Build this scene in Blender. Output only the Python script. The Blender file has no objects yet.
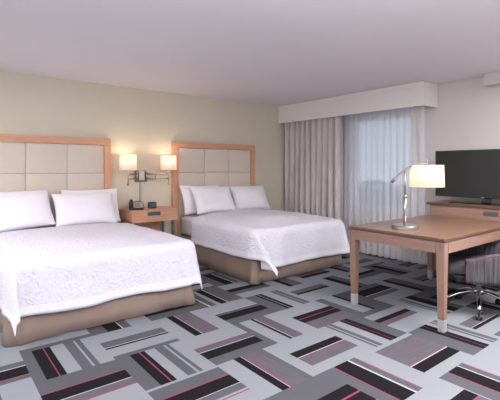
import bpy, bmesh, math, random
from mathutils import Vector, Matrix
random.seed(7)
C = bpy.context.scene.collection
PI = math.pi

# ------------------------------------------------------------------ helpers
def srgb(r, g, b):
    f = lambda c: (c/255)/12.92 if c/255 <= .04045 else (((c/255)+.055)/1.055)**2.4
    return (f(r), f(g), f(b), 1)

def newmat(name):
    m = bpy.data.materials.new(name); m.use_nodes = True
    nt = m.node_tree; nt.nodes.clear()
    return m, nt, nt.nodes, nt.links

def mat(name, col, rough=.6, metal=0, noise=0.0, nscale=20, bump=0.0, bscale=60, spec=.5, sheen=0, stretch=(1, 1, 1), bdist=.01):
    m, nt, N, L = newmat(name)
    o = N.new('ShaderNodeOutputMaterial'); p = N.new('ShaderNodeBsdfPrincipled')
    L.new(p.outputs[0], o.inputs[0])
    p.inputs['Base Color'].default_value = col
    p.inputs['Roughness'].default_value = rough
    p.inputs['Metallic'].default_value = metal
    p.inputs['Specular IOR Level'].default_value = spec
    if sheen: p.inputs['Sheen Weight'].default_value = sheen
    tc = N.new('ShaderNodeTexCoord'); mp = N.new('ShaderNodeMapping'); mp.inputs['Scale'].default_value = stretch
    L.new(tc.outputs['Object'], mp.inputs[0])
    if noise:
        n = N.new('ShaderNodeTexNoise'); n.inputs['Scale'].default_value = nscale; n.inputs['Detail'].default_value = 6
        L.new(mp.outputs[0], n.inputs['Vector'])
        mr = N.new('ShaderNodeMapRange'); mr.inputs[1].default_value = .3; mr.inputs[2].default_value = .7
        mr.inputs[3].default_value = 1-noise; mr.inputs[4].default_value = 1+noise
        L.new(n.outputs['Fac'], mr.inputs[0])
        mx = N.new('ShaderNodeVectorMath'); mx.operation = 'SCALE'; mx.inputs[0].default_value = col[:3]
        L.new(mr.outputs[0], mx.inputs['Scale']); L.new(mx.outputs[0], p.inputs['Base Color'])
    if bump:
        n = N.new('ShaderNodeTexNoise'); n.inputs['Scale'].default_value = bscale; n.inputs['Detail'].default_value = 4
        L.new(mp.outputs[0], n.inputs['Vector'])
        b = N.new('ShaderNodeBump'); b.inputs['Strength'].default_value = bump; b.inputs['Distance'].default_value = bdist
        L.new(n.outputs['Fac'], b.inputs['Height']); L.new(b.outputs[0], p.inputs['Normal'])
    return m

def wood(name, col, dark, axis=0, rough=.4, scale=14):
    m, nt, N, L = newmat(name)
    o = N.new('ShaderNodeOutputMaterial'); p = N.new('ShaderNodeBsdfPrincipled'); L.new(p.outputs[0], o.inputs[0])
    tc = N.new('ShaderNodeTexCoord'); mp = N.new('ShaderNodeMapping')
    s = [1, 1, 1]; s[axis] = .08; mp.inputs['Scale'].default_value = s
    L.new(tc.outputs['Object'], mp.inputs[0])
    n = N.new('ShaderNodeTexNoise'); n.inputs['Scale'].default_value = scale*3; n.inputs['Detail'].default_value = 8; n.inputs['Distortion'].default_value = .6
    L.new(mp.outputs[0], n.inputs['Vector'])
    r = N.new('ShaderNodeValToRGB'); r.color_ramp.elements[0].position = .3; r.color_ramp.elements[1].position = .7
    r.color_ramp.elements[0].color = dark; r.color_ramp.elements[1].color = col
    L.new(n.outputs['Fac'], r.inputs[0]); L.new(r.outputs[0], p.inputs['Base Color'])
    p.inputs['Roughness'].default_value = rough
    return m

# materials ---------------------------------------------------------------
M = {}
M['wall'] = mat('beige_wall_vinyl', srgb(214, 205, 186), .8, noise=.02, nscale=3, bump=.05, bscale=120)
M['wall2'] = mat('grey_wall_paint', srgb(210, 203, 201), .8, noise=.015, nscale=3, bump=.05, bscale=120)
M['ceil'] = mat('ceiling_paint', srgb(233, 229, 234), .9, noise=.01, nscale=2, bump=.05, bscale=90)
M['white'] = mat('white_trim_paint', srgb(232, 226, 223), .55)
M['maple'] = wood('honey_maple', srgb(214, 162, 128), srgb(198, 144, 110), 0, .38)
M['maple_v'] = wood('honey_maple_upright', srgb(214, 162, 128), srgb(198, 144, 110), 2, .38)
M['desk'] = wood('walnut_desk_top', srgb(128, 98, 80), srgb(119, 90, 73), 0, .33)
M['deskleg'] = wood('walnut_leg', srgb(154, 122, 107), srgb(139, 107, 93), 2, .4)
M['deskx'] = wood('walnut_apron', srgb(154, 122, 107), srgb(139, 107, 93), 0, .4)
M['desky'] = wood('walnut_apron_long', srgb(154, 122, 107), srgb(139, 107, 93), 1, .4)
M['edge'] = mat('dark_walnut_edge', srgb(92, 66, 56), .35)
M['pad'] = mat('beige_headboard_fabric', srgb(214, 200, 186), .85, noise=.03, nscale=60, bump=.15, bscale=400, bdist=.002)
M['sheet'] = mat('white_sheet', srgb(237, 233, 241), .8, bump=.25, bscale=5, bdist=.02)
M['pillow'] = mat('white_pillowcase', srgb(238, 233, 240), .8, bump=.35, bscale=7, bdist=.02)
M['skirt'] = mat('taupe_bed_skirt', srgb(146, 126, 116), .85, noise=.05, nscale=4, bump=.1, bscale=200, bdist=.003)
M['chrome'] = mat('polished_chrome', srgb(215, 215, 218), .12, 1)
M['nickel'] = mat('brushed_nickel', srgb(190, 182, 176), .28, 1)
M['nickel_d'] = mat('satin_grey_metal', srgb(136, 128, 124), .4, .7)
M['alu'] = mat('silver_foot', srgb(200, 198, 200), .35, .5)
M['black'] = mat('black_plastic', srgb(28, 27, 29), .35)
M['blackglossy'] = mat('glossy_black_plastic', srgb(14, 14, 15), .12)
M['screen'] = mat('dark_screen', srgb(30, 29, 29), .25, spec=.4)
M['grey'] = mat('grey_plastic', srgb(74, 74, 80), .5)
M['offwhite'] = mat('phone_face_card', srgb(225, 215, 205), .6)
M['display'] = mat('clock_display', srgb(60, 84, 100), .2)
M['darkgap'] = mat('dark_recess', srgb(40, 36, 36), .8)

def quilt(name, col):
    m, nt, N, L = newmat(name)
    o = N.new('ShaderNodeOutputMaterial'); p = N.new('ShaderNodeBsdfPrincipled'); L.new(p.outputs[0], o.inputs[0])
    p.inputs['Base Color'].default_value = col; p.inputs['Roughness'].default_value = .8
    uv = N.new('ShaderNodeUVMap'); uv.uv_map = 'UVMap'
    n0 = N.new('ShaderNodeTexNoise'); n0.inputs['Scale'].default_value = 9; n0.inputs['Detail'].default_value = 3
    L.new(uv.outputs[0], n0.inputs['Vector'])
    ad = N.new('ShaderNodeVectorMath'); ad.operation = 'MULTIPLY_ADD'; ad.inputs[1].default_value = (.12, .12, .12)
    L.new(n0.outputs['Color'], ad.inputs[0]); L.new(uv.outputs[0], ad.inputs[2])
    v = N.new('ShaderNodeTexVoronoi'); v.feature = 'SMOOTH_F1'; v.inputs['Scale'].default_value = 38
    L.new(ad.outputs[0], v.inputs['Vector'])
    b = N.new('ShaderNodeBump'); b.inputs['Strength'].default_value = .8; b.inputs['Distance'].default_value = .014
    L.new(v.outputs['Distance'], b.inputs['Height'])
    n1 = N.new('ShaderNodeTexNoise'); n1.inputs['Scale'].default_value = 3.5; n1.inputs['Detail'].default_value = 2
    L.new(uv.outputs[0], n1.inputs['Vector'])
    b2 = N.new('ShaderNodeBump'); b2.inputs['Strength'].default_value = .2; b2.inputs['Distance'].default_value = .06
    L.new(n1.outputs['Fac'], b2.inputs['Height']); L.new(b.outputs[0], b2.inputs['Normal'])
    L.new(b2.outputs[0], p.inputs['Normal'])
    return m
M['quilt'] = quilt('white_matelasse', srgb(227, 223, 234))

# carpet yarns
M['c_light'] = mat('carpet_light_grey', srgb(132, 135, 141), .95, spec=.1, noise=.10, nscale=220, bump=.3, bscale=500, bdist=.003)
M['c_mid'] = mat('carpet_mid_grey', srgb(84, 84, 89), .95, spec=.1, noise=.14, nscale=220, bump=.3, bscale=500, bdist=.003)
M['c_dark'] = mat('carpet_charcoal', srgb(27, 24, 27), .95, spec=.1, noise=.2, nscale=220, bump=.3, bscale=500, bdist=.003)
M['c_pink'] = mat('carpet_pink_yarn', srgb(128, 52, 80), .95)
M['c_white'] = mat('carpet_pale_yarn', srgb(170, 168, 174), .95)
def streak(name):
    m, nt, N, L = newmat(name)
    o = N.new('ShaderNodeOutputMaterial'); p = N.new('ShaderNodeBsdfPrincipled'); L.new(p.outputs[0], o.inputs[0])
    p.inputs['Roughness'].default_value = .95; p.inputs['Specular IOR Level'].default_value = .1
    uv = N.new('ShaderNodeUVMap'); uv.uv_map = 'UVMap'
    mp = N.new('ShaderNodeMapping'); mp.inputs['Scale'].default_value = (5, 75, 1); L.new(uv.outputs[0], mp.inputs[0])
    n = N.new('ShaderNodeTexNoise'); n.inputs['Scale'].default_value = 1; n.inputs['Detail'].default_value = 1
    L.new(mp.outputs[0], n.inputs['Vector'])
    r = N.new('ShaderNodeValToRGB'); e = r.color_ramp.elements
    e[0].position = .36; e[0].color = srgb(86, 82, 89); e[1].position = .62; e[1].color = srgb(94, 89, 96)
    x = e.new(.68); x.color = srgb(112, 76, 90)
    L.new(n.outputs['Fac'], r.inputs[0]); L.new(r.outputs[0], p.inputs['Base Color'])
    return m
M['c_streak'] = streak('carpet_streaked_grey')

def stripes_fabric(name):
    m, nt, N, L = newmat(name)
    o = N.new('ShaderNodeOutputMaterial'); p = N.new('ShaderNodeBsdfPrincipled'); L.new(p.outputs[0], o.inputs[0])
    p.inputs['Roughness'].default_value = .9
    uv = N.new('ShaderNodeUVMap'); uv.uv_map = 'UVMap'
    mp = N.new('ShaderNodeMapping'); mp.inputs['Scale'].default_value = (55, 2.2, 1); L.new(uv.outputs[0], mp.inputs[0])
    n = N.new('ShaderNodeTexNoise'); n.inputs['Scale'].default_value = 1; n.inputs['Detail'].default_value = 3
    L.new(mp.outputs[0], n.inputs['Vector'])
    r = N.new('ShaderNodeValToRGB'); e = r.color_ramp.elements
    e[0].position = .35; e[0].color = srgb(50, 48, 52); e[1].position = .62; e[1].color = srgb(88, 84, 90)
    x = e.new(.48); x.color = srgb(68, 65, 70)
    L.new(n.outputs['Fac'], r.inputs[0])
    # evenly spaced coral threads
    sp = N.new('ShaderNodeSeparateXYZ'); L.new(uv.outputs[0], sp.inputs[0])
    ml = N.new('ShaderNodeMath'); ml.operation = 'MULTIPLY'; ml.inputs[1].default_value = 11; L.new(sp.outputs[0], ml.inputs[0])
    fr = N.new('ShaderNodeMath'); fr.operation = 'FRACT'; L.new(ml.outputs[0], fr.inputs[0])
    lt = N.new('ShaderNodeMath'); lt.operation = 'LESS_THAN'; lt.inputs[1].default_value = .045; L.new(fr.outputs[0], lt.inputs[0])
    mx = N.new('ShaderNodeMixRGB'); mx.inputs[2].default_value = srgb(112, 72, 74)
    L.new(lt.outputs[0], mx.inputs[0]); L.new(r.outputs[0], mx.inputs[1]); L.new(mx.outputs[0], p.inputs['Base Color'])
    return m
M['chair'] = stripes_fabric('striped_charcoal_upholstery')
M['coral'] = mat('coral_welt', srgb(108, 66, 68), .8)

def shade_mat(name, col, strength, ecol):
    m, nt, N, L = newmat(name)
    o = N.new('ShaderNodeOutputMaterial')
    d = N.new('ShaderNodeBsdfDiffuse'); d.inputs[0].default_value = col
    t = N.new('ShaderNodeBsdfTranslucent'); t.inputs[0].default_value = col
    mx = N.new('ShaderNodeMixShader'); mx.inputs[0].default_value = .5
    L.new(d.outputs[0], mx.inputs[1]); L.new(t.outputs[0], mx.inputs[2])
    e = N.new('ShaderNodeEmission'); e.inputs[0].default_value = ecol; e.inputs[1].default_value = strength
    ad = N.new('ShaderNodeAddShader'); L.new(mx.outputs[0], ad.inputs[0]); L.new(e.outputs[0], ad.inputs[1])
    L.new(ad.outputs[0], o.inputs[0])
    return m
M['shade'] = shade_mat('lit_linen_shade', srgb(244, 228, 214), .18, (1, .86, .72, 1))

def cloth_mix(name, col, transp, transl, noise=0, rough=.9):
    m, nt, N, L = newmat(name)
    o = N.new('ShaderNodeOutputMaterial')
    d = N.new('ShaderNodeBsdfDiffuse'); d.inputs[0].default_value = col
    t = N.new('ShaderNodeBsdfTranslucent'); t.inputs[0].default_value = col
    a = N.new('ShaderNodeMixShader'); a.inputs[0].default_value = transl
    L.new(d.outputs[0], a.inputs[1]); L.new(t.outputs[0], a.inputs[2])
    if noise:
        tc = N.new('ShaderNodeTexCoord'); n = N.new('ShaderNodeTexNoise'); n.inputs['Scale'].default_value = 30
        mp = N.new('ShaderNodeMapping'); mp.inputs['Scale'].default_value = (1, 1, .12)
        L.new(tc.outputs['Object'], mp.inputs[0]); L.new(mp.outputs[0], n.inputs['Vector'])
        mr = N.new('ShaderNodeMapRange'); mr.inputs[1].default_value = .3; mr.inputs[2].default_value = .7
        mr.inputs[3].default_value = 1-noise; mr.inputs[4].default_value = 1+noise
        L.new(n.outputs['Fac'], mr.inputs[0])
        vm = N.new('ShaderNodeVectorMath'); vm.operation = 'SCALE'; vm.inputs[0].default_value = col[:3]
        L.new(mr.outputs[0], vm.inputs['Scale']); L.new(vm.outputs[0], d.inputs[0])
    if transp:
        tr = N.new('ShaderNodeBsdfTransparent'); b = N.new('ShaderNodeMixShader'); b.inputs[0].default_value = transp
        L.new(a.outputs[0], b.inputs[1]); L.new(tr.outputs[0], b.inputs[2]); L.new(b.outputs[0], o.inputs[0])
    else: L.new(a.outputs[0], o.inputs[0])
    return m
M['drape'] = cloth_mix('taupe_drape', srgb(216, 206, 206), 0, .12, noise=.10)
M['sheer'] = cloth_mix('white_sheer', srgb(252, 250, 254), .36, .45)

def glass():
    m, nt, N, L = newmat('window_glass')
    o = N.new('ShaderNodeOutputMaterial')
    t = N.new('ShaderNodeBsdfTransparent'); t.inputs[0].default_value = (.70, .755, .80, 1)
    g = N.new('ShaderNodeBsdfGlossy'); g.inputs['Roughness'].default_value = .03
    x = N.new('ShaderNodeMixShader'); x.inputs[0].default_value = .06
    L.new(t.outputs[0], x.inputs[1]); L.new(g.outputs[0], x.inputs[2]); L.new(x.outputs[0], o.inputs[0])
    return m
M['glass'] = glass()

# object helpers -----------------------------------------------------------
def obj(name, bm, m, parent=None, smooth=False, loc=None):
    me = bpy.data.meshes.new(name)
    bm.normal_update(); bm.to_mesh(me); bm.free()
    for x in (m if isinstance(m, (list, tuple)) else [m]): me.materials.append(x)
    if smooth:
        for p in me.polygons: p.use_smooth = True
    o = bpy.data.objects.new(name, me); C.objects.link(o)
    if parent: o.parent = parent
    if loc: o.location = loc
    return o

def tag(o, label=None, cat=None, group=None, kind=None):
    if label: o['label'] = label
    if cat: o['category'] = cat
    if group: o['group'] = group
    if kind: o['kind'] = kind
    return o

def thing(name, label, cat, loc=(0, 0, 0), rz=0, group=None):
    o = bpy.data.objects.new(name, None); C.objects.link(o)
    o.empty_display_size = .1
    o.location = loc; o.rotation_euler = (0, 0, rz)
    return tag(o, label, cat, group)

def dup(root, loc, label):
    r = root.copy(); C.objects.link(r); r.location = loc; r['label'] = label
    for ch in list(root.children):
        c = ch.copy(); C.objects.link(c); c.parent = r
        for g in list(ch.children):
            d = g.copy(); C.objects.link(d); d.parent = c
    return r

def box(bm, x0, x1, y0, y1, z0, z1, bev=0, seg=2):
    t = bmesh.new()
    bmesh.ops.create_cube(t, size=1, matrix=Matrix.Translation(((x0+x1)/2, (y0+y1)/2, (z0+z1)/2)) @ Matrix.Diagonal((abs(x1-x0), abs(y1-y0), abs(z1-z0), 1)))
    if bev: bmesh.ops.bevel(t, geom=t.edges[:], offset=bev, segments=seg, affect='EDGES', profile=.5)
    me = bpy.data.meshes.new('t'); t.to_mesh(me); t.free(); bm.from_mesh(me); bpy.data.meshes.remove(me)
    return bm

def lathe(bm, prof, n=32, c=(0, 0, 0), cap=True):
    rings = []
    for r, z in prof:
        rings.append([bm.verts.new((c[0]+r*math.cos(2*PI*k/n), c[1]+r*math.sin(2*PI*k/n), c[2]+z)) for k in range(n)])
    for a, b in zip(rings, rings[1:]):
        for k in range(n): bm.faces.new((a[k], a[(k+1) % n], b[(k+1) % n], b[k]))
    if cap:
        bm.faces.new(rings[0][::-1]); bm.faces.new(rings[-1])
    return bm

def tube(bm, pts, rad, n=12, flat=1.0):
    pts = [Vector(p) for p in pts]
    R = rad if isinstance(rad, (list, tuple)) else [rad]*len(pts)
    rings = []; up = Vector((0, 0, 1))
    for i, p in enumerate(pts):
        d = (pts[min(i+1, len(pts)-1)]-pts[max(i-1, 0)]).normalized()
        u = up if abs(d.dot(up)) < .98 else Vector((1, 0, 0))
        a = d.cross(u).normalized(); b = a.cross(d).normalized()
        rings.append([bm.verts.new(p+a*R[i]*math.cos(2*PI*k/n)+b*R[i]*flat*math.sin(2*PI*k/n)) for k in range(n)])
    for a, b in zip(rings, rings[1:]):
        for k in range(n): bm.faces.new((a[k], a[(k+1) % n], b[(k+1) % n], b[k]))
    bm.faces.new(rings[0][::-1]); bm.faces.new(rings[-1])
    return bm

def taper(bm, x, y, w0, z0, w1, z1, bev=.003):
    t = bmesh.new()
    v = [t.verts.new((x+sx*w/2, y+sy*w/2, z)) for z, w in ((z0, w0), (z1, w1)) for sx, sy in ((-1, -1), (1, -1), (1, 1), (-1, 1))]
    for f in ((3, 2, 1, 0), (4, 5, 6, 7), (0, 1, 5, 4), (1, 2, 6, 5), (2, 3, 7, 6), (3, 0, 4, 7)): t.faces.new([v[k] for k in f])
    bmesh.ops.bevel(t, geom=t.edges[:], offset=bev, segments=2, affect='EDGES')
    me = bpy.data.meshes.new('t'); t.to_mesh(me); t.free(); bm.from_mesh(me); bpy.data.meshes.remove(me)
    return bm

def struct(name, bm, m, smooth=False, **k):
    o = obj(name, bm, m, smooth=smooth); o['kind'] = 'structure'; return o

B = bmesh.new
# ------------------------------------------------------------------ room
XW, YW, ZC = 5.33, 5.46, 2.44      # window wall, headboard wall, ceiling
X0, Y0 = -3.2, -3.0                # extent of the carpet and ceiling behind the viewpoint

# carpet: 0.5 m tiles laid quarter-turned, each a set of bands
OFY = .265
L_, M_, D_, P_, W_, G_ = 0, 1, 2, 3, 4, 5
known = {
 (1, 5): [(.14, M_), (.285, D_), (.30, P_), (.38, D_), (.565, L_), (.70, M_), (.73, L_), (.80, M_), (1, L_)],
 (2, 4): [(.20, M_), (.335, D_), (.355, P_), (.42, D_), (.575, L_), (.71, M_), (.745, L_), (.80, M_), (1, L_)],
 (3, 5): [(.27, L_), (.405, D_), (.415, W_), (.425, P_), (.73, G_), (1, L_)],
 (2, 5): [(.10, M_), (.37, L_), (.42, D_), (.435, W_), (.445, P_), (.65, M_), (1, L_)],
 (1, 4): [(.24, L_), (.265, P_), (.41, G_), (.425, W_), (.65, D_), (.67, P_), (1, M_)],
 (2, 3): [(.27, L_), (.29, P_), (.33, L_), (.46, M_), (.47, W_), (.70, D_), (.72, P_), (.95, M_), (1, L_)],
 (3, 4): [(.21, M_), (.43, D_), (.445, W_), (.58, G_), (.60, P_), (1, L_)],
 (4, 4): [(.12, M_), (.37, L_), (.43, D_), (.445, W_), (.66, G_), (1, L_)],
 (3, 3): [(.28, L_), (.40, D_), (.41, W_), (.43, P_), (.70, G_), (.80, M_), (1, L_)],
 (5, 3): [(.16, L_), (.21, M_), (.24, L_), (.33, M_), (.53, L_), (.61, D_), (.62, P_), (.73, D_), (1, M_)],
 (4, 3): [(.20, L_), (.45, G_), (.465, P_), (.48, W_), (.64, D_), (1, L_)],
 (4, 2): [(.18, M_), (.20, P_), (.48, D_), (.51, W_), (.62, M_), (.64, P_), (1, L_)],
 (6, 3): [(.38, L_), (.50, G_), (.515, P_), (.64, D_), (.84, L_), (1, M_)],
 (6, 2): [(.34, M_), (.44, D_), (.45, P_), (.56, D_), (.68, L_), (.74, M_), (.77, L_), (.88, M_), (1, L_)],
 (5, 1): [(.02, L_), (.24, M_), (.26, P_), (.51, D_), (.53, W_), (.64, M_), (.66, P_), (1, L_)],
 (5, 2): [(.18, L_), (.36, D_+0), (.375, W_), (.39, P_), (.92, G_), (1, L_)],
 (3, 2): [(.2, L_), (.42, D_), (.45, P_), (.62, D_), (1, M_)],
 (4, 5): [(.10, M_), (.24, M_), (.48, D_), (.58, M_), (.60, W_), (1, L_)],
 (5, 6): [(.30, L_), (.47, M_), (.66, D_), (1, L_)],
 (4, 6): [(.17, M_), (.20, W_), (.34, M_), (.44, L_), (.60, D_), (.62, W_), (1, M_)],
 (5, 5): [(.27, M_), (.34, D_), (.35, W_), (.44, D_), (.68, L_), (.76, M_), (.78, L_), (.88, M_), (1, L_)],
 (5, 4): [(.31, G_), (.46, D_), (.48, P_), (.62, D_), (.78, L_), (1, L_)],
 (6, 5): [(.3, L_), (.46, L_), (.54, D_), (.72, M_), (1, L_)],
 (7, 5): [(.35, L_), (.55, D_), (.76, M_), (1, L_)],
 (6, 4): [(.2, M_), (.5, L_), (.58, D_), (.75, M_), (1, M_)],
 (7, 4): [(.35, L_), (.51, M_), (.53, W_), (.83, D_), (1, M_)],
 (8, 4): [(.27, L_), (.42, D_), (.72, M_), (1, L_)],
 (7, 3): [(.3, L_), (.34, M_), (.38, L_), (.46, M_), (.57, L_), (.80, D_), (1, M_)],
 (8, 5): [(.4, L_), (.62, M_), (.77, D_), (1, L_)],
 (0, 5): [(.2, L_), (.3, M_), (.32, P_), (.58, D_), (.6, W_), (.75, M_), (1, L_)],
 (1, 6): [(.12, M_), (.55, L_), (.80, D_), (1, L_)],
}
styles = [
 [(.2, L_), (.28, M_), (.31, L_), (.4, M_), (.55, L_), (.75, D_), (1, M_)],
 [(.28, L_), (.42, D_), (.43, P_), (.7, G_), (1, L_)],
 [(.25, M_), (.48, D_), (.5, W_), (.64, M_), (1, L_)],
 [(.12, M_), (.38, L_), (.45, D_), (.46, W_), (.66, G_), (1, L_)],
 [(.3, L_), (.45, M_), (.47, P_), (.68, D_), (1, M_)],
 [(.35, L_), (.5, G_), (.52, P_), (.68, D_), (1, L_)]]
bm = B(); uvl = bm.loops.layers.uv.new('UVMap'); rc = random.Random(3)
for i in range(-7, 11):
    for j in range(-7, 11):
        xa, ya = .5*i, OFY+.5*j
        if xa+.5 <= X0 or ya+.5 <= Y0 or xa >= XW or ya >= YW: continue
        st = known.get((i, j)) or rc.choice(styles)
        horiz = (i+j) % 2 == 1
        t0 = 0
        for t1, c in st:
            if horiz: r = (xa, xa+.5, ya+.5*t0, ya+.5*t1)
            else: r = (xa+.5*t0, xa+.5*t1, ya, ya+.5)
            a, b, cc, d = max(r[0], X0), min(r[1], XW), max(r[2], Y0), min(r[3], YW)
            if b > a and d > cc:
                f = bm.faces.new([bm.verts.new(p) for p in ((a, cc, 0), (b, cc, 0), (b, d, 0), (a, d, 0))])
                f.material_index = c
                for lp in f.loops:
                    x, y = lp.vert.co.x, lp.vert.co.y
                    lp[uvl].uv = (x, y+i) if horiz else (y, x+j)
            t0 = t1
floor = struct('floor', bm, [M[k] for k in ('c_light', 'c_mid', 'c_dark', 'c_pink', 'c_white', 'c_streak')])

struct('wall_back', box(B(), X0, XW+.2, YW, YW+.15, 0, ZC+.1), M['wall'])
# window wall with its opening
WY0, WY1, WZ0, WZ1 = 3.06, 4.12, .70, 2.11
bm = B()
box(bm, XW, XW+.2, Y0, WY0, 0, ZC+.1); box(bm, XW, XW+.2, WY1, YW, 0, ZC+.1)
box(bm, XW, XW+.2, WY0, WY1, 0, WZ0); box(bm, XW, XW+.2, WY0, WY1, WZ1, ZC+.1)
struct('wall_right', bm, M['wall2'])
struct('ceiling', box(B(), X0, XW, Y0, YW, ZC, ZC+.1), M['ceil'])
struct('trim_1', box(B(), 5.16, XW, Y0+.5, 2.06, 2.30, ZC, .005), M['wall2'])      # dropped soffit towards the entry side
bm = B()
struct('baseboard_back', box(bm, X0, XW-.012, YW-.012, YW, 0, .10, .003), M['white'])
struct('baseboard_right', box(B(), XW-.012, XW, Y0, YW-.012, 0, .10, .003), M['white'])
# window
wr = bpy.data.objects.new('window_1', None); C.objects.link(wr); wr['kind'] = 'structure'; wr.location = (XW, (WY0+WY1)/2, WZ0)
def wl(bm):
    bmesh.ops.translate(bm, verts=bm.verts[:], vec=(-XW, -(WY0+WY1)/2, -WZ0)); return bm
bm = B(); fw = .05
box(bm, XW+.05, XW+.13, WY0, WY0+fw, WZ0, WZ1, .004); box(bm, XW+.05, XW+.13, WY1-fw, WY1, WZ0, WZ1, .004)
box(bm, XW+.05, XW+.13, WY0+fw, WY1-fw, WZ0, WZ0+fw, .004); box(bm, XW+.05, XW+.13, WY0+fw, WY1-fw, WZ1-fw, WZ1, .004)
box(bm, XW+.06, XW+.12, WY0+fw, WY1-fw, 1.0, 1.04, .004)
obj('window_frame', wl(bm), M['white'], wr)
obj('window_pane', wl(box(B(), XW+.085, XW+.093, WY0+fw, WY1-fw, WZ0+fw, WZ1-fw)), M['glass'], wr)
obj('window_sill', wl(box(B(), XW-.03, XW+.05, WY0-.02, WY1+.02, WZ0-.03, WZ0, .004)), M['white'], wr)

# valance box over the curtains
VX, VY0, VZ0 = 4.96, 2.69, 2.125
va = thing('valance', 'long white box valance above the curtains', 'valance', (VX, (VY0+YW)/2, VZ0))
def vl(bm): bmesh.ops.translate(bm, verts=bm.verts[:], vec=(-VX, -(VY0+YW)/2, -VZ0)); return bm
bm = B(); box(bm, VX, VX+.025, VY0, YW-.002, VZ0, 2.435, .003)
box(bm, VX+.0251, XW-.002, VY0, VY0+.025, VZ0, 2.435, .003)
obj('fascia', vl(bm), M['white'], va)
obj('top_moulding', vl(box(B(), VX-.012, VX-.0005, VY0-.012, YW-.002, 2.37, 2.436, .004)), M['white'], va)
obj('mounting_board', vl(box(B(), VX+.026, XW-.003, VY0+.026, YW-.003, 2.405, 2.435)), M['white'], va)

def curtain(name, y0, y1, x, z0, z1, amp, pitch, m, seed, label, cat, pinch=.0, nz=14):
    rnd = random.Random(seed); bm = B()
    n = int((y1-y0)/.0125); ph = [rnd.uniform(-.5, .5) for _ in range(60)]
    rows = []
    for k in range(nz+1):
        f = k/nz; z = z1+(z0-z1)*f; row = []
        for i in range(n+1):
            y = y0+(y1-y0)*i/n
            u = (y-y0)/pitch; q = int(u); w = ph[q % 60]*(1-(u-q))+ph[(q+1) % 60]*(u-q)
            a = amp*(.55+.45*f)*(1+.35*w)
            xx = x+a*math.sin(2*PI*u+1.2*w+.5*f*w)+.25*a*math.sin(5*u+3*f)
            yy = y+.35*a*math.cos(2*PI*u)+pinch*f*w*.05
            row.append(bm.verts.new((xx, yy, z)))
        rows.append(row)
    for a, b in zip(rows, rows[1:]):
        for i in range(n): bm.faces.new((a[i], a[i+1], b[i+1], b[i]))
    bmesh.ops.translate(bm, verts=bm.verts[:], vec=(-x, -(y0+y1)/2, 0))
    o = obj(name, bm, m, smooth=True, loc=(x, (y0+y1)/2, 0))
    if 'sheer' not in name: o.modifiers.new('s', 'SOLIDIFY').thickness = .0015
    return tag(o, label, cat)
curtain('blackout_curtain', 4.10, 5.43, 5.09, .02, 2.40, .062, .130, M['drape'], 4, 'taupe pleated drape drawn to the left of the window', 'curtain')
curtain('sheer_curtain', 2.80, 4.28, 5.21, .02, 2.40, .032, .105, M['sheer'], 9, 'white see-through sheer curtain hanging across the window', 'curtain', 1)

# ------------------------------------------------------------------ headboards
def make_headboard(label, x0):
    W, H, st = 1.55, 1.708, .086
    r = thing('headboard', label, 'headboard', (x0, YW, 0), 0)
    bm = B()
    box(bm, 0, st, -.07, -.003, 0, H, .004); box(bm, W-st, W, -.07, -.003, 0, H, .004)
    obj('side_rail', box(B(), 0, st, -.07, -.003, 0, H-st-.0005, .003), M['maple_v'], r); bm.free()
    obj('side_rail', box(B(), W-st, W, -.07, -.003, 0, H-st-.0005, .003), M['maple_v'], r)
    obj('top_rail', box(B(), 0, W, -.07, -.003, H-st, H, .003), M['maple'], r)
    obj('backing_board', box(B(), st, W-st, -.03, -.004, .25, H-st), M['pad'], r)
    cw = (W-2*st)/3
    for c in range(3):
        for q in range(4):
            z1 = H-st-q*.37; z0 = max(z1-.37, .25)
            if z1-z0 < .05: continue
            pb = box(B(), st+c*cw+.0008, st+(c+1)*cw-.0008, -.058, -.0305, z0+.0008, z1-.0008, .010, 4)
            obj('padded_panel', pb, M['pad'], r, smooth=True)
    return r
h1 = make_headboard('padded beige headboard in a maple frame behind the nearer bed, cut by the left edge', .34)
make_headboard('padded beige headboard in a maple frame behind the farther bed', 2.815)

# ------------------------------------------------------------------ beds
BW, BL, TOP = 1.52, 1.90, .615      # mattress width, length, height
def rrect(x0, x1, y0, y1, r, n=10):
    P = []
    for cx, cy, a0 in ((x1-r, y0+r, -PI/2), (x1-r, y1-r, 0), (x0+r, y1-r, PI/2), (x0+r, y0+r, PI)):
        for k in range(n+1):
            a = a0+PI/2*k/n; P.append((cx+r*math.cos(a), cy+r*math.sin(a)))
    return P
def resample(P, step):
    Q = []; n = len(P)
    for i in range(n):
        a, b = Vector(P[i]), Vector(P[(i+1) % n]); d = (b-a).length; k = max(1, round(d/step))
        for q in range(k): Q.append(a+(b-a)*q/k)
    return Q
def skirt(x0, x1, y0, y1, h, seed):
    rnd = random.Random(seed); P = resample(rrect(x0, x1, y0, y1, .05), .03); bm = B(); rows = []
    for z, fl in ((h, 0), (h*.6, .008), (h*.3, .018), (.006, .028)):
        row = []
        for i, p in enumerate(P):
            q = P[(i+1) % len(P)]; pr_ = P[i-1]; t = (q-pr_).normalized(); nrm = Vector((t.y, -t.x))
            w = math.sin(i*.42+seed)*.7+math.sin(i*.13+2*seed)*.9+.5*math.sin(i*.9+3*seed)
            corner = 0
            for cx, cy in ((x0, y0), (x1, y0)):
                dd = (p-Vector((cx, cy))).length
                corner += math.exp(-(dd/.09)**2)
            o = fl*(1+.45*w)+fl*1.2*corner
            row.append(bm.verts.new((p.x+nrm.x*o, p.y+nrm.y*o, z+(0.004*max(w, 0) if z < .01 else 0))))
        rows.append(row)
    n = len(P)
    for a, b in zip(rows, rows[1:]):
        for i in range(n): bm.faces.new((a[i], b[i], b[(i+1) % n], a[(i+1) % n]))
    return bm
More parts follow.
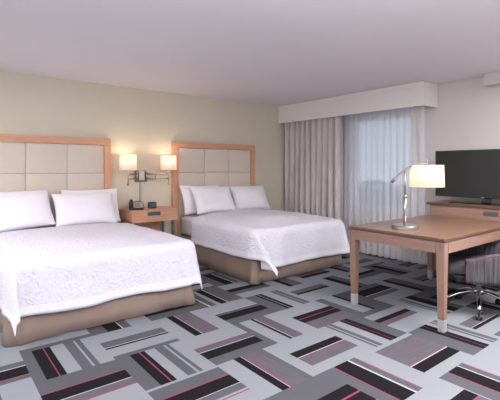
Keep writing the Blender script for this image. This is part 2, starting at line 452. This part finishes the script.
def make_bed(label, x0, yf, seed):
    BL = 5.375-yf
    # local origin: left foot corner on the floor
    r = thing('bed', label, 'bed', (x0, yf, 0))
    obj('box_base', box(B(), .06, BW-.06, .06, BL-.08, .036, .30, .02), M['skirt'], r)
    o = obj('bed_skirt', skirt(.0, BW, .0, BL-.03, .335, seed), M['skirt'], r, smooth=True)
    o.modifiers.new('s', 'SOLIDIFY').thickness = .002
    obj('mattress', box(B(), .02, BW-.02, .02, BL-.01, .335, TOP-.01, .05, 5), M['sheet'], r, smooth=True)
    for sx in (.12, BW-.12):
        for sy in (.12, BL-.12): obj('leg', lathe(B(), [(.025, .0), (.03, .035)], 16, (sx, sy, 0)), M['black'], r)
    return r
def ss(a, b, x):
    t = max(0, min(1, (x-a)/(b-a))); return t*t*(3-2*t)
def coverlet(x0, yf, ytop, drop_s, drop_f, seed, ztop, FL=(0, 0), FR=(0, 0), puffh=.04):
    """cloth over the mattress: local x across the bed, y from the foot; hangs on both sides and over the foot"""
    bm = B(); uvl = bm.loops.layers.uv.new('UVMap'); R = .07; step = .025
    e = .012
    ax0, ax1, ay0 = R*.6-e, BW-R*.6+e, R*.6-e          # edge lines where the cloth starts to bend
    rnd = random.Random(seed); p1, p2, p3 = [rnd.uniform(0, 6) for _ in range(3)]
    us = []; Ls = drop_s+.05; Lfoot = drop_f+.05
    nu = round((ax1-ax0+2*Ls)/step); nv = round((ytop-ay0+Lfoot)/step)
    G = []
    for a in range(nu+1):
        u = ax0-Ls+(ax1-ax0+2*Ls)*a/nu
        col = []
        for b in range(nv+1):
            v = ay0-Lfoot+(ytop-ay0+Lfoot)*b/nv
            su = max(ax0-u, u-ax1, 0); sv = max(ay0-v, 0); sg = -1 if u < (ax0+ax1)/2 else 1
            bx = min(max(u, ax0), ax1); by = max(v, ay0)
            puff = puffh*math.sin(PI*max(0, min(1, (bx-ax0)/(ax1-ax0))))**.45
            crease = .004*math.sin(7*u+4*v+p1)+.003*math.sin(13*v-5*u+p2)
            if su == 0 and sv == 0:
                x, y, z = bx, by, ztop+puff*ss(0, .4, v-ay0)+crease
            else:
                s = (su**3.6+sv**3.6)**(1/3.6)
                th = math.atan2(sv, su)
                if sv == 0: th = 0
                dx, dy = sg*math.cos(th), -math.sin(th)
                if s < R*1.35:
                    q = s/(R*1.35)*PI/2; out = R*math.sin(q); dn = R*(1-math.cos(q))
                else:
                    out = R; dn = R+(s-R*1.35)
                hang = max(0, s-R)
                cn = math.sin(2*th)
                along = v if th < .3 else u
                rip = .018*math.sin(along*9+p2)+.010*math.sin(along*21+p3)
                fl = hang*(.05+rip*1.6*(1-cn))
                out += fl
                wob = .010*math.sin(along*7+p1)*ss(.15, .4, hang)
                x, y = bx+dx*out, by+dy*out
                FX, FY = FL if sg < 0 else FR
                k2 = min(1, 1.5*cn)*hang/.4
                x += -sg*FX*k2; y -= FY*k2
                z = ztop+crease*(1-ss(0, .1, s))-dn*(1-.02*cn)+wob
                z += puff*ss(0, .4, v-ay0) if sv == 0 and su == 0 else 0
            col.append((bm.verts.new((x, y, z)), (u, v)))
        G.append(col)
    for a in range(nu):
        for b in range(nv):
            q = [G[a][b], G[a+1][b], G[a+1][b+1], G[a][b+1]]
            f = bm.faces.new([k[0] for k in q])
            for lp, k in zip(f.loops, q): lp[uvl].uv = k[1]
            vv = (G[a][b][1][1]+G[a][b+1][1][1])/2; uu = (q[0][1][0]+q[1][1][0])/2
            if vv < ay0-Lfoot+.07 or uu < ax0-Ls+.07 or uu > ax1+Ls-.07: f.material_index = 1
    o = obj('coverlet', bm, [M['quilt'], M['sheet']], smooth=True, loc=(x0, yf, 0))
    md = o.modifiers.new('s', 'SOLIDIFY'); md.thickness = .008; md.offset = 1
    return o
X1, YF1 = .475, 3.46
X2, YF2 = 2.89, 3.58
make_bed('queen bed with taupe skirt cut by the left edge, nearest the camera', X1, YF1, 1)
make_bed('queen bed with taupe skirt between the nightstand and the curtains', X2, YF2, 2)
tag(coverlet(X1, YF1, 1.47, .36, .385, 3, TOP, (.03, .12), (-.03, .05)), 'white textured coverlet draped over the nearer bed at left', 'coverlet')
tag(coverlet(X2, YF2, 1.34, .31, .42, 8, TOP, (.10, .23), (-.03, .08), puffh=.065), 'white textured coverlet draped over the farther bed near the curtains', 'coverlet')

# pillows
def pillow_mesh(w, h, t, seed, flange=.0):
    rnd = random.Random(seed); bm = B(); n, m_ = 26, 20; P = [rnd.uniform(0, 6) for _ in range(4)]
    def pt(i, j, s):
        a = -1+2*i/n; b = -1+2*j/m_
        r = max(0, (1-abs(a)**2.6)*(1-abs(b)**2.6))
        pin = 1-.07*(1-abs(a)**2)*(b*b)  # sides pulled in between the corners
        pin2 = 1-.07*(1-abs(b)**2)*(a*a)
        th = t/2*r**.55*(1+.06*math.sin(3*a+P[0])*math.cos(2.5*b+P[1]))
        x = a*w/2*pin2; z = b*h/2*pin
        return (x, s*th+.008*math.sin(5*a+P[2])*math.sin(4*b+P[3])*r, z)
    F = {}
    for s in (-1, 1):
        for i in range(n+1):
            for j in range(m_+1):
                if s == 1 and (i in (0, n) or j in (0, m_)): F[s, i, j] = F[-1, i, j]
                else: F[s, i, j] = bm.verts.new(pt(i, j, s))
    for s in (-1, 1):
        for i in range(n):
            for j in range(m_):
                q = [F[s, i, j], F[s, i+1, j], F[s, i+1, j+1], F[s, i, j+1]]
                bm.faces.new(q if s == -1 else q[::-1])
    return bm
def pillow(x, y, z, lean, rz, label, w=.72, h=.46, t=.17, seed=1, roll=0):
    o = obj('pillow', pillow_mesh(w, h, t, seed), M['pillow'], smooth=True)
    md = o.modifiers.new('s', 'SUBSURF'); md.levels = md.render_levels = 1
    o.rotation_euler = (-lean, roll, rz); o.location = (x, y, z)
    return tag(o, label, 'pillow', 'white pillows on the beds')
R = math.radians
# back row leans on the headboards, front row rests on the back row
pillow(.76, 5.26, .85, R(19), R(1), 'white pillow at the back left of the nearer bed, behind another', seed=1, w=.70, t=.13)
pillow(1.60, 5.26, .84, R(19), R(-2), 'white pillow behind the front right pillow of the nearer bed', seed=2, w=.72, t=.13)
pillow(.76, 5.085, .835, R(32), R(2), 'white plump front pillow of the nearer bed, touching the left edge', seed=3, w=.72, roll=R(-5))
pillow(1.475, 5.085, .825, R(32), R(-1), 'white plump front pillow of the nearer bed, on the side by the nightstand', seed=4, w=.74)
pillow(3.24, 5.27, .85, R(18), R(3), 'white pillow of the farther bed, peeking out at its nightstand side', seed=5, w=.74, t=.13)
pillow(3.33, 5.09, .85, R(30), R(0), 'white front pillow of the farther bed on the nightstand side', seed=6, w=.73)
pillow(4.08, 5.17, .835, R(28), R(-2), 'white pillow of the farther bed on the curtain side', seed=7, w=.72)

# ------------------------------------------------------------------ nightstand
NX0, NX1, NYF, NYB = 2.022, 2.68, 5.0, YW-.015
ns = thing('nightstand', 'maple nightstand with one drawer between the two beds', 'nightstand', ((NX0+NX1)/2, (NYF+NYB)/2, 0))
def nl(bm): bmesh.ops.translate(bm, verts=bm.verts[:], vec=(-(NX0+NX1)/2, -(NYF+NYB)/2, 0)); return bm
obj('top', nl(box(B(), NX0-.01, NX1+.01, NYF-.01, NYB, .745, .765, .004)), M['maple'], ns)
bm = box(B(), NX0, NX1, NYF+.015, NYB, .625, .7445, .002)
obj('body', nl(bm), M['maple'], ns)
up = obj('front_panel', nl(box(B(), NX0, NX1, NYF, NYF+.0145, .688, .744, .002)), M['maple'], ns)
obj('outlet_plate', nl(box(B(), 2.235, 2.415, NYF-.008, NYF-.0005, .693, .739, .003)), M['grey'], up)
dr = obj('drawer', nl(box(B(), NX0, NX1, NYF-.004, NYF+.0145, .608, .684, .003)), M['maple'], ns)
hb = B(); tube(hb, [(2.26, NYF-.028, .655), (2.42, NYF-.028, .655)], .006); tube(hb, [(2.275, NYF-.028, .655), (2.275, NYF-.005, .655)], .004); tube(hb, [(2.405, NYF-.028, .655), (2.405, NYF-.005, .655)], .004)
obj('handle', nl(hb), M['nickel'], dr)
obj('back_panel', nl(box(B(), NX0+.03, NX1-.13, NYB-.12, NYB-.10, .02, .6245, .003)), M['maple_v'], ns)
for lx in (NX0+.03, NX1-.03): obj('leg', nl(tube(B(), [(lx, NYF+.06, 0), (lx, NYF+.06, .6245)], .018)), M['nickel_d'], ns)
for lx in (NX0+.03, NX1-.03): obj('leg', nl(tube(B(), [(lx, NYB-.05, 0), (lx, NYB-.05, .6245)], .018)), M['nickel_d'], ns)

# telephone
ph = thing('telephone', 'black desk telephone with pale face on the nightstand', 'telephone', (2.155, 5.20, .766), R(-20))
bm = B(); v = []
prof = [(-.10, 0), (.10, 0), (.10, .095), (.06, .10), (-.10, .022)]
vs = [[bm.verts.new((x, y, z)) for y, z in prof] for x in (-.085, .10)]
for k in range(5): bm.faces.new((vs[0][k], vs[0][(k+1) % 5], vs[1][(k+1) % 5], vs[1][k]))
bm.faces.new(vs[0][::-1]); bm.faces.new(vs[1]); bmesh.ops.recalc_face_normals(bm, faces=bm.faces)
bmesh.ops.bevel(bm, geom=bm.edges[:], offset=.005, segments=2, affect='EDGES')
base = obj('base', bm, M['black'], ph)
def slope(y): return .022+(y+.10)/.16*.078
bm = B()
q = [bm.verts.new((x, y, slope(y)+.002)) for x, y in ((-.03, -.09), (.093, -.09), (.093, .05), (-.03, .05))]
bm.faces.new(q); bmesh.ops.solidify(bm, geom=bm.faces[:], thickness=.0015)
fc = obj('face_card', bm, M['offwhite'], base)
for r_ in range(4):
    for c_ in range(3):
        x, y = .0+c_*.022, -.07+r_*.024; z = slope(y)+.0035
        kb = box(B(), x-.007, x+.007, y-.007, y+.007, z, z+.004, .0015)
        obj('key', kb, M['grey'], base)
obj('display', box(B(), .0, .08, .064, .092, .098, .106, .002), M['display'], base)
bm = B()
tube(bm, [(-.055, -.10, .030), (-.055, -.09, .045), (-.055, -.05, .068), (-.055, 0, .088), (-.055, .05, .106), (-.055, .082, .108), (-.055, .092, .092)], [.020, .025, .015, .013, .015, .025, .020], 14)
obj('handset', bm, M['black'], ph, smooth=True)
bm = B(); pts = [(-.06+.02*math.sin(k*1.4)-.0012*k, -.11+.012*math.cos(k*1.4)+.004*k, .02+.0*k) for k in range(28)]
# clock radio
ck = thing('alarm_clock', 'small black alarm clock on the nightstand beside the telephone', 'clock', (2.40, 5.22, .766), R(-10))
bm = B(); box(bm, -.055, .055, -.035, .035, 0, .085, .01, 3)
cb = obj('body', bm, M['black'], ck)
obj('display', box(B(), -.042, .042, -.0375, -.0352, .022, .07, .001), M['display'], cb)
obj('snooze_button', box(B(), -.025, .025, -.012, .012, .0852, .090, .002), M['grey'], cb)

# ------------------------------------------------------------------ wall sconce with two swing arms
sc = thing('wall_sconce', 'double swing-arm wall lamp with two lit shades above the nightstand', 'wall lamp', (2.33, YW, 1.2))
bpx = box(B(), -.085, .085, -.03, -.001, -.075, .085, .006)
obj('back_plate', bpx, M['nickel_d'], sc)
obj('outlet_box', box(B(), -.04, .045, -.055, -.0305, -.055, .085, .005), M['nickel'], sc)
obj('cord_cover', box(B(), -.014, .010, -.02, -.001, -.42, -.0755, .003), M['nickel'], sc)
def arm(s, ex, ey):
    bm = B()
    for dz in (-.028, .038):
        tube(bm, [(s*.07, -.05, dz), (s*(ex*.55), ey*.5, dz), ((s*ex), ey, dz)], .0095)
    tube(bm, [(s*.07, -.05, -.055), (s*.07, -.05, .065)], .012)
    tube(bm, [(s*ex*.55, ey*.5, -.04), (s*ex*.55, ey*.5, .05)], .010)
    obj('swing_arm', bm, M['nickel'], sc, smooth=True)
    bm = tube(B(), [(s*ex, ey, -.10), (s*ex, ey, .12)], .009)
    lathe(bm, [(.018, .115), (.018, .17), (.012, .175)], 20, (s*ex, ey, 0))
    lathe(bm, [(.014, -.115), (.017, -.10), (.014, -.085)], 16, (s*ex, ey, 0))
    obj('stem', bm, M['nickel'], sc, smooth=True)
    bm = lathe(B(), [(.112, .092), (.107, .300)], 40, (s*ex, ey, 0), cap=False)
    sh = obj('lamp_shade', bm, M['shade'], sc, smooth=True)
    sh.modifiers.new('s', 'SOLIDIFY').thickness = .003
    bm = lathe(B(), [(.008, .176), (.022, .20), (.028, .225), (.02, .25), (.005, .262)], 20, (s*ex, ey, 0))
    obj('light_bulb', bm, M['bulb'], sc, smooth=True)
    l = bpy.data.lights.new('sconce_light', 'POINT'); l.energy = 1.6; l.color = (1, .76, .52); l.shadow_soft_size = .03
    lo = bpy.data.objects.new('sconce_light', l); C.objects.link(lo); lo.location = (2.33+s*ex, YW+ey, 1.2+.278)
m, nt, N, L = newmat('warm_bulb'); o_ = N.new('ShaderNodeOutputMaterial'); e_ = N.new('ShaderNodeEmission')
e_.inputs[0].default_value = (1, .75, .5, 1); e_.inputs[1].default_value = 6; L.new(e_.outputs[0], o_.inputs[0]); M['bulb'] = m
arm(-1, .25, -.19); arm(1, .345, -.19)

# ------------------------------------------------------------------ desk
DX0, DX1, DY0, DY1, DZ = 3.20, 4.735, 1.565, 2.505, .757
dk = thing('desk', 'walnut table desk standing out from the dresser', 'desk', ((DX0+DX1)/2, (DY0+DY1)/2, 0))
dcx, dcy = (DX0+DX1)/2, (DY0+DY1)/2
def dl(bm): bmesh.ops.translate(bm, verts=bm.verts[:], vec=(-dcx, -dcy, 0)); return bm
tp = obj('tabletop', dl(box(B(), DX0+.004, DX1, DY0+.004, DY1-.004, DZ-.012, DZ, .003)), M['desk'], dk)
obj('edge_band', dl(box(B(), DX0, DX1, DY0, DY1, DZ-.034, DZ-.0125, .004)), M['edge'], tp)
at, ab = DZ-.035, DZ-.125
ins = .004
obj('apron', dl(box(B(), DX0+ins+.073, DX1-.077, DY0+ins, DY0+ins+.022, ab, at)), M['deskx'], dk)
obj('apron', dl(box(B(), DX0+ins+.073, DX1-.077, DY1-ins-.022, DY1-ins, ab, at)), M['deskx'], dk)
obj('apron', dl(box(B(), DX0+ins, DX0+ins+.022, DY0+ins+.073, DY1-ins-.073, ab, at)), M['desky'], dk)
for lx in (DX0+ins+.036, DX1-.04):
    for ly in (DY0+ins+.036, DY1-ins-.036):
        lg = obj('leg', dl(taper(B(), lx, ly, .052, .10, .072, at)), M['deskleg'], dk)
        obj('metal_foot', dl(taper(B(), lx, ly, .050, .0, .052, .0995, .002)), M['alu'], lg)

# ------------------------------------------------------------------ dresser, tv
SX, SY1, SZ = 4.80, 2.575, .90
ds = thing('dresser', 'long walnut dresser under the television', 'dresser', (5.06, 1.6, 0))
def sl(bm): bmesh.ops.translate(bm, verts=bm.verts[:], vec=(-5.06, -1.6, 0)); return bm
obj('top', sl(box(B(), SX, XW-.02, .75, SY1, SZ-.028, SZ, .005)), M['edge'], ds)
obj('top_surface', sl(box(B(), SX+.01, XW-.025, .76, SY1-.01, SZ+.0003, SZ+.002)), M['desk'], ds)
obj('fascia_panel', sl(box(B(), SX+.017, SX+.0345, .775, SY1-.035, .745, SZ-.03, .002)), M['desky'], ds)
bd = obj('body', sl(box(B(), SX+.035, XW-.03, .77, SY1-.03, .07, SZ-.0285, .003)), M['desky'], ds)
obj('plinth', sl(box(B(), SX+.07, XW-.04, .80, SY1-.05, 0, .0695)), M['edge'], ds)
for (ya, yb) in ((.775, 1.355), (1.365, 1.945), (1.955, SY1-.035)):
    for (za, zb) in ((.08, .405), (.413, .738)):
        f = obj('drawer', sl(box(B(), SX+.017, SX+.0345, ya, yb, za, zb, .002)), M['desky'], ds)
        h = B(); ym = (ya+yb)/2; zz = zb-.05
        tube(h, [(SX-.012, ym-.08, zz), (SX-.012, ym+.08, zz)], .006)
        for q in (-.065, .065): tube(h, [(SX-.012, ym+q, zz), (SX+.0165, ym+q, zz)], .004)
        obj('handle', sl(h), M['nickel'], f, smooth=True)
obj('vent_slot', sl(box(B(), SX+.012, SX+.0165, 1.77, 1.925, .79, .84, .002)), M['grey'], bd)

TX, TY0, TY1, TZ0, TZ1 = 5.02, 1.54, 2.575, .968, 1.535
tv = thing('television', 'black flat screen television standing on the dresser', 'television', (TX, (TY0+TY1)/2, SZ+.002))
def tl(bm): bmesh.ops.translate(bm, verts=bm.verts[:], vec=(-TX, -(TY0+TY1)/2, -SZ-.002)); return bm
cs = obj('casing', tl(box(B(), TX, TX+.045, TY0, TY1, TZ0, TZ1, .006)), M['black'], tv)
obj('screen', tl(box(B(), TX-.0025, TX-.0003, TY0+.012, TY1-.012, TZ0+.018, TZ1-.012)), M['screen'], tv)
ym = (TY0+TY1)/2-.08
nk = B(); box(nk, TX+.0, TX+.03, ym-.05, ym+.05, SZ+.012, TZ0-.0005, .006)
obj('neck', tl(nk), M['blackglossy'], tv)
obj('stand_base', tl(box(B(), TX-.10, TX+.12, ym-.30, ym+.38, SZ+.0022, SZ+.0115, .004)), M['blackglossy'], tv)
obj('badge', tl(box(B(), TX-.0028, TX-.0004, ym+.02, ym+.05, TZ0+.004, TZ0+.012)), M['nickel'], tv)

# ------------------------------------------------------------------ desk lamp
ld = thing('desk_lamp', 'brushed nickel arched desk lamp with lit white drum shade', 'desk lamp', (3.458, 2.06, DZ), R(-38))
obj('base', lathe(B(), [(.115, 0), (.118, .004), (.118, .030), (.113, .036), (.02, .038)], 48), M['nickel'], ld, smooth=False)
pl = tube(B(), [(0, 0, .034), (0, 0, .30)], .012, 16); tube(pl, [(0, 0, .30), (0, 0, .545)], .0075, 16)
lathe(pl, [(.014, .285), (.016, .30), (.012, .315)], 16)
obj('pole', pl, M['nickel'], ld, smooth=True)
arc = [(-.105, 0, .452), (-.07, 0, .488), (-.03, 0, .524), (0, 0, .548), (.04, 0, .572), (.09, 0, .592), (.14, 0, .603), (.18, 0, .604), (.203, 0, .600)]
obj('arm', tube(B(), arc, .009, 12), M['nickel_d'], ld, smooth=True)
obj('arm_weight', tube(B(), [(-.125, 0, .43), (-.098, 0, .458), (-.080, 0, .478)], [.014, .014, .009], 14), M['nickel_d'], ld, smooth=True)
sb = lathe(B(), [(.152, .388), (.145, .590)], 48, (.203, 0, 0), cap=False)
s_ = obj('lamp_shade', sb, M['shade'], ld, smooth=True); s_.modifiers.new('s', 'SOLIDIFY').thickness = .003
fb = B(); tube(fb, [(.203, 0, .50), (.203, 0, .625)], .006)
lathe(fb, [(.004, .62), (.010, .63), (.004, .642)], 14, (.203, 0, 0))
for k in range(3):
    a = 2*PI*k/3+.4; tube(fb, [(.203, 0, .588), (.203+.143*math.cos(a), .143*math.sin(a), .588)], .0025, 6)
obj('shade_frame', fb, M['nickel'], ld)
bb = lathe(B(), [(.012, .50), (.018, .485), (.03, .455), (.024, .425), (.006, .415)], 20, (.203, 0, 0))
obj('light_bulb', bb, M['bulb'], ld, smooth=True)
l = bpy.data.lights.new('desk_lamp_light', 'POINT'); l.energy = 1.3; l.color = (1, .80, .62); l.shadow_soft_size = .03
lo = bpy.data.objects.new('desk_lamp_light', l); C.objects.link(lo)
lo.location = (3.458+.205*math.cos(R(-38)), 2.06+.205*math.sin(R(-38)), DZ+.405)

# ------------------------------------------------------------------ desk chair
ch = thing('desk_chair', 'striped charcoal swivel chair with chrome base tucked under the desk', 'desk chair', (4.015, 1.645, 0), R(36))
def uvbox(bm, f):
    uvl = bm.loops.layers.uv.verify()
    for fc in bm.faces:
        for lp in fc.loops: lp[uvl].uv = f(lp.vert.co)
    return bm
seat = box(B(), -.248, .248, -.20, .31, .36, .475, .05, 5)
M['seat'] = mat('charcoal_seat_fabric', srgb(76, 73, 78), .9, noise=.12, nscale=60, stretch=(3, .1, 1))
obj('seat_cushion', seat, M['seat'], ch, smooth=True)
# wrap-around arms and back: U-shaped band, low at the front, high at the back
def shell_pts(o):
    P = []
    for k in range(13): P.append((-.31+o, .17-.23*k/12, 0))
    r = .31-o
    for k in range(1, 24): a = PI+PI*k/24; P.append((r*math.cos(a), -.06+r*.95*math.sin(a), 1))
    for k in range(13): P.append((.31-o, -.06+.23*k/12, 0))
    return P
bm = B(); uvl = bm.loops.layers.uv.new('UVMap'); O = shell_pts(0); I = shell_pts(.055); n = len(O); arcl = [0]
for k in range(1, n): arcl.append(arcl[-1]+math.hypot(O[k][0]-O[k-1][0], O[k][1]-O[k-1][1]))
def topz(y): return .515+.06*(1-ss(-.10, .17, y))+.21*(1-ss(-.40, -.20, y))
sec = []; nzs = 8
for k in range(n):
    tz = topz(O[k][1]); ring = []
    front = (k < 1 or k > n-2)
    for q in range(nzs+1): ring.append((O[k][0], O[k][1]-.08*ss(.45, .9, .315+(tz-.315)*q/nzs)*(O[k][2]), .315+(tz-.012-.315)*q/nzs))
    mx = ((O[k][0]+I[k][0])/2, (O[k][1]+I[k][1])/2-.08*ss(.45, .9, tz)*O[k][2], tz+.008); ring.append(mx)
    for q in range(nzs, -1, -1): ring.append((I[k][0], I[k][1]-.08*ss(.45, .9, .315+(tz-.315)*q/nzs)*O[k][2], .315+(tz-.012-.315)*q/nzs))
    if k in (1, n-2): pass
    sec.append([bm.verts.new(p) for p in ring])
m_ = len(sec[0])
for k in range(n-1):
    for q in range(m_):
        f = bm.faces.new((sec[k][q], sec[k+1][q], sec[k+1][(q+1) % m_], sec[k][(q+1) % m_]))
        ids = ((k, q), (k+1, q), (k+1, (q+1) % m_), (k, (q+1) % m_))
        for lp, (kk, _) in zip(f.loops, ids): lp[uvl].uv = (arcl[kk], lp.vert.co.z)
for ring in (sec[0], sec[-1]):
    f = bm.faces.new(ring if ring is sec[0] else ring[::-1])
bmesh.ops.recalc_face_normals(bm, faces=bm.faces)
wr_ = obj('wraparound_back', bm, M['chair'], ch, smooth=False)
for p in wr_.data.polygons: p.use_smooth = len(p.vertices) == 4
# coral piping along the upper outer rim and down the arm fronts
rim = [(O[0][0]+.003, O[0][1]+.001, .325)]+[(O[0][0], O[0][1]+.001, .325+(topz(O[0][1])-.02-.325)*q/4) for q in range(1, 4)]
rim += [(O[k][0]*.995, O[k][1]-.08*ss(.45, .9, topz(O[k][1]))*O[k][2], topz(O[k][1])-.006) for k in range(n)]
rim += [(O[-1][0], O[-1][1]+.001, .325+(topz(O[-1][1])-.02-.325)*q/4) for q in range(3, -1, -1)]
obj('piping', tube(B(), rim, .0045, 8), M['coral'], wr_, smooth=True)
obj('seat_base', box(B(), -.235, .235, -.20, .24, .30, .359, .01), M['black'], ch)
obj('mechanism', box(B(), -.09, .09, -.10, .10, .255, .299, .008), M['alu'], ch)
obj('gas_column', lathe(B(), [(.028, .16), (.028, .20), (.022, .202), (.022, .256)], 20), M['chrome'], ch, smooth=True)
obj('hub', lathe(B(), [(.03, .145), (.045, .15), (.045, .185), (.034, .20)], 24), M['chrome'], ch, smooth=True)
for k in range(5):
    a = 2*PI*k/5+R(95)
    c_, s2 = math.cos(a), math.sin(a)
    pts = [(r*c_, r*s2, z) for r, z in ((.03, .175), (.10, .168), (.18, .145), (.25, .112), (.30, .088))]
    lg = obj('leg', tube(B(), pts, [.022, .020, .018, .016, .016], 12, .7), M['chrome'], ch, smooth=True)
    wb = B()
    for s_ in (-1, 1):
        t = bmesh.new(); bmesh.ops.create_cone(t, cap_ends=True, segments=20, radius1=.028, radius2=.028, depth=.018)
        bmesh.ops.transform(t, verts=t.verts[:], matrix=Matrix.Translation((.30*c_-s_*s2*.015, .30*s2+s_*c_*.015, .0285)) @ Matrix.Rotation(a, 4, 'Z') @ Matrix.Rotation(PI/2, 4, 'X'))
        me = bpy.data.meshes.new('t'); t.to_mesh(me); t.free(); wb.from_mesh(me); bpy.data.meshes.remove(me)
    tube(wb, [(.30*c_, .30*s2, .03), (.30*c_, .30*s2, .080)], .008, 10)
    obj('caster', wb, M['black'], lg)

# ------------------------------------------------------------------ outside the window
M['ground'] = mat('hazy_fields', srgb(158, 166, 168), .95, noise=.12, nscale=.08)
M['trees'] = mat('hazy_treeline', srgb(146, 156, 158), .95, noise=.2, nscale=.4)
M['bldg'] = mat('pale_building', srgb(190, 192, 194), .8)
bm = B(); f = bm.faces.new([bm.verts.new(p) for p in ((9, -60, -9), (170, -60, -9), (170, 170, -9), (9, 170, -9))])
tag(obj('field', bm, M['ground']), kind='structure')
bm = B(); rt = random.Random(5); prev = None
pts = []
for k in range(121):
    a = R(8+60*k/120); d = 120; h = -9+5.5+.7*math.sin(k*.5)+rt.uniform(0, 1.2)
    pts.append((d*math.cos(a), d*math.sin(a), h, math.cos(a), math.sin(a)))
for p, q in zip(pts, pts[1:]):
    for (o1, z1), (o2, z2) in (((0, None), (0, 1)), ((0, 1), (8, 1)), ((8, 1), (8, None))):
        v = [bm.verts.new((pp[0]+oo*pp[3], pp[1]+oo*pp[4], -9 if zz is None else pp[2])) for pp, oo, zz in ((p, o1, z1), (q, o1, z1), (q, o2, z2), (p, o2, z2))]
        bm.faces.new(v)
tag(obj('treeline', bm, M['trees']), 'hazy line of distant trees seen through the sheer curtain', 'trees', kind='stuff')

# ------------------------------------------------------------------ light
w = bpy.data.worlds.new('sky'); bpy.context.scene.world = w; w.use_nodes = True
N = w.node_tree.nodes; L = w.node_tree.links; N.clear()
o_ = N.new('ShaderNodeOutputWorld'); bg = N.new('ShaderNodeBackground'); L.new(bg.outputs[0], o_.inputs[0])
tc = N.new('ShaderNodeTexCoord'); sp = N.new('ShaderNodeSeparateXYZ'); L.new(tc.outputs['Generated'], sp.inputs[0])
r = N.new('ShaderNodeValToRGB'); L.new(sp.outputs[2], r.inputs[0])
e = r.color_ramp.elements; e[0].position = 0; e[0].color = (.90, .92, .96, 1); e[1].position = .6; e[1].color = (.66, .79, .97, 1)
L.new(r.outputs[0], bg.inputs[0]); bg.inputs[1].default_value = 1.0

def area(name, loc, rot, size, energy, col, sy=None):
    l = bpy.data.lights.new(name, 'AREA'); l.energy = energy; l.color = col; l.size = size
    if sy: l.shape = 'RECTANGLE'; l.size_y = sy
    o = bpy.data.objects.new(name, l); C.objects.link(o); o.location = loc; o.rotation_euler = rot; return o
area('bounced_flash', (.7, -.3, 1.75), (R(180), 0, R(-30)), 1.2, 150, (1, .985, .99), 1.2)
area('near_overhead_fill', (1.0, .7, 2.42), (0, 0, 0), 2.0, 10, (.99, 1, .97), 1.2)  # unseen fill near the viewpoint, added for more light from above
area('overhead_fill', (-1.3, 3.4, 2.42), (0, 0, 0), 2.0, 70, (1, .99, .985), 2.4)  # added fill out of view at left, brightens the nearer bed top
area('overhead_fill', (3.5, .35, 2.35), (0, 0, 0), 1.4, 96, (1, .99, .985), 1.2)  # added fill out of view at right, lifts the farther bed

# ------------------------------------------------------------------ camera
cam = bpy.data.cameras.new('camera'); co = bpy.data.objects.new('camera', cam); C.objects.link(co)
cam.sensor_width = 36; cam.lens = 405/500*36; cam.shift_y = -(200-168)/500; cam.clip_start = .05; cam.clip_end = 400
co.location = (0, 0, 1.32); co.rotation_euler = (PI/2, 0, -.668)
bpy.context.scene.camera = co
vs = bpy.context.scene.view_settings
vs.view_transform = 'Standard'; vs.look = 'None'; vs.gamma = 1; vs.use_curve_mapping = False; vs.exposure = .42
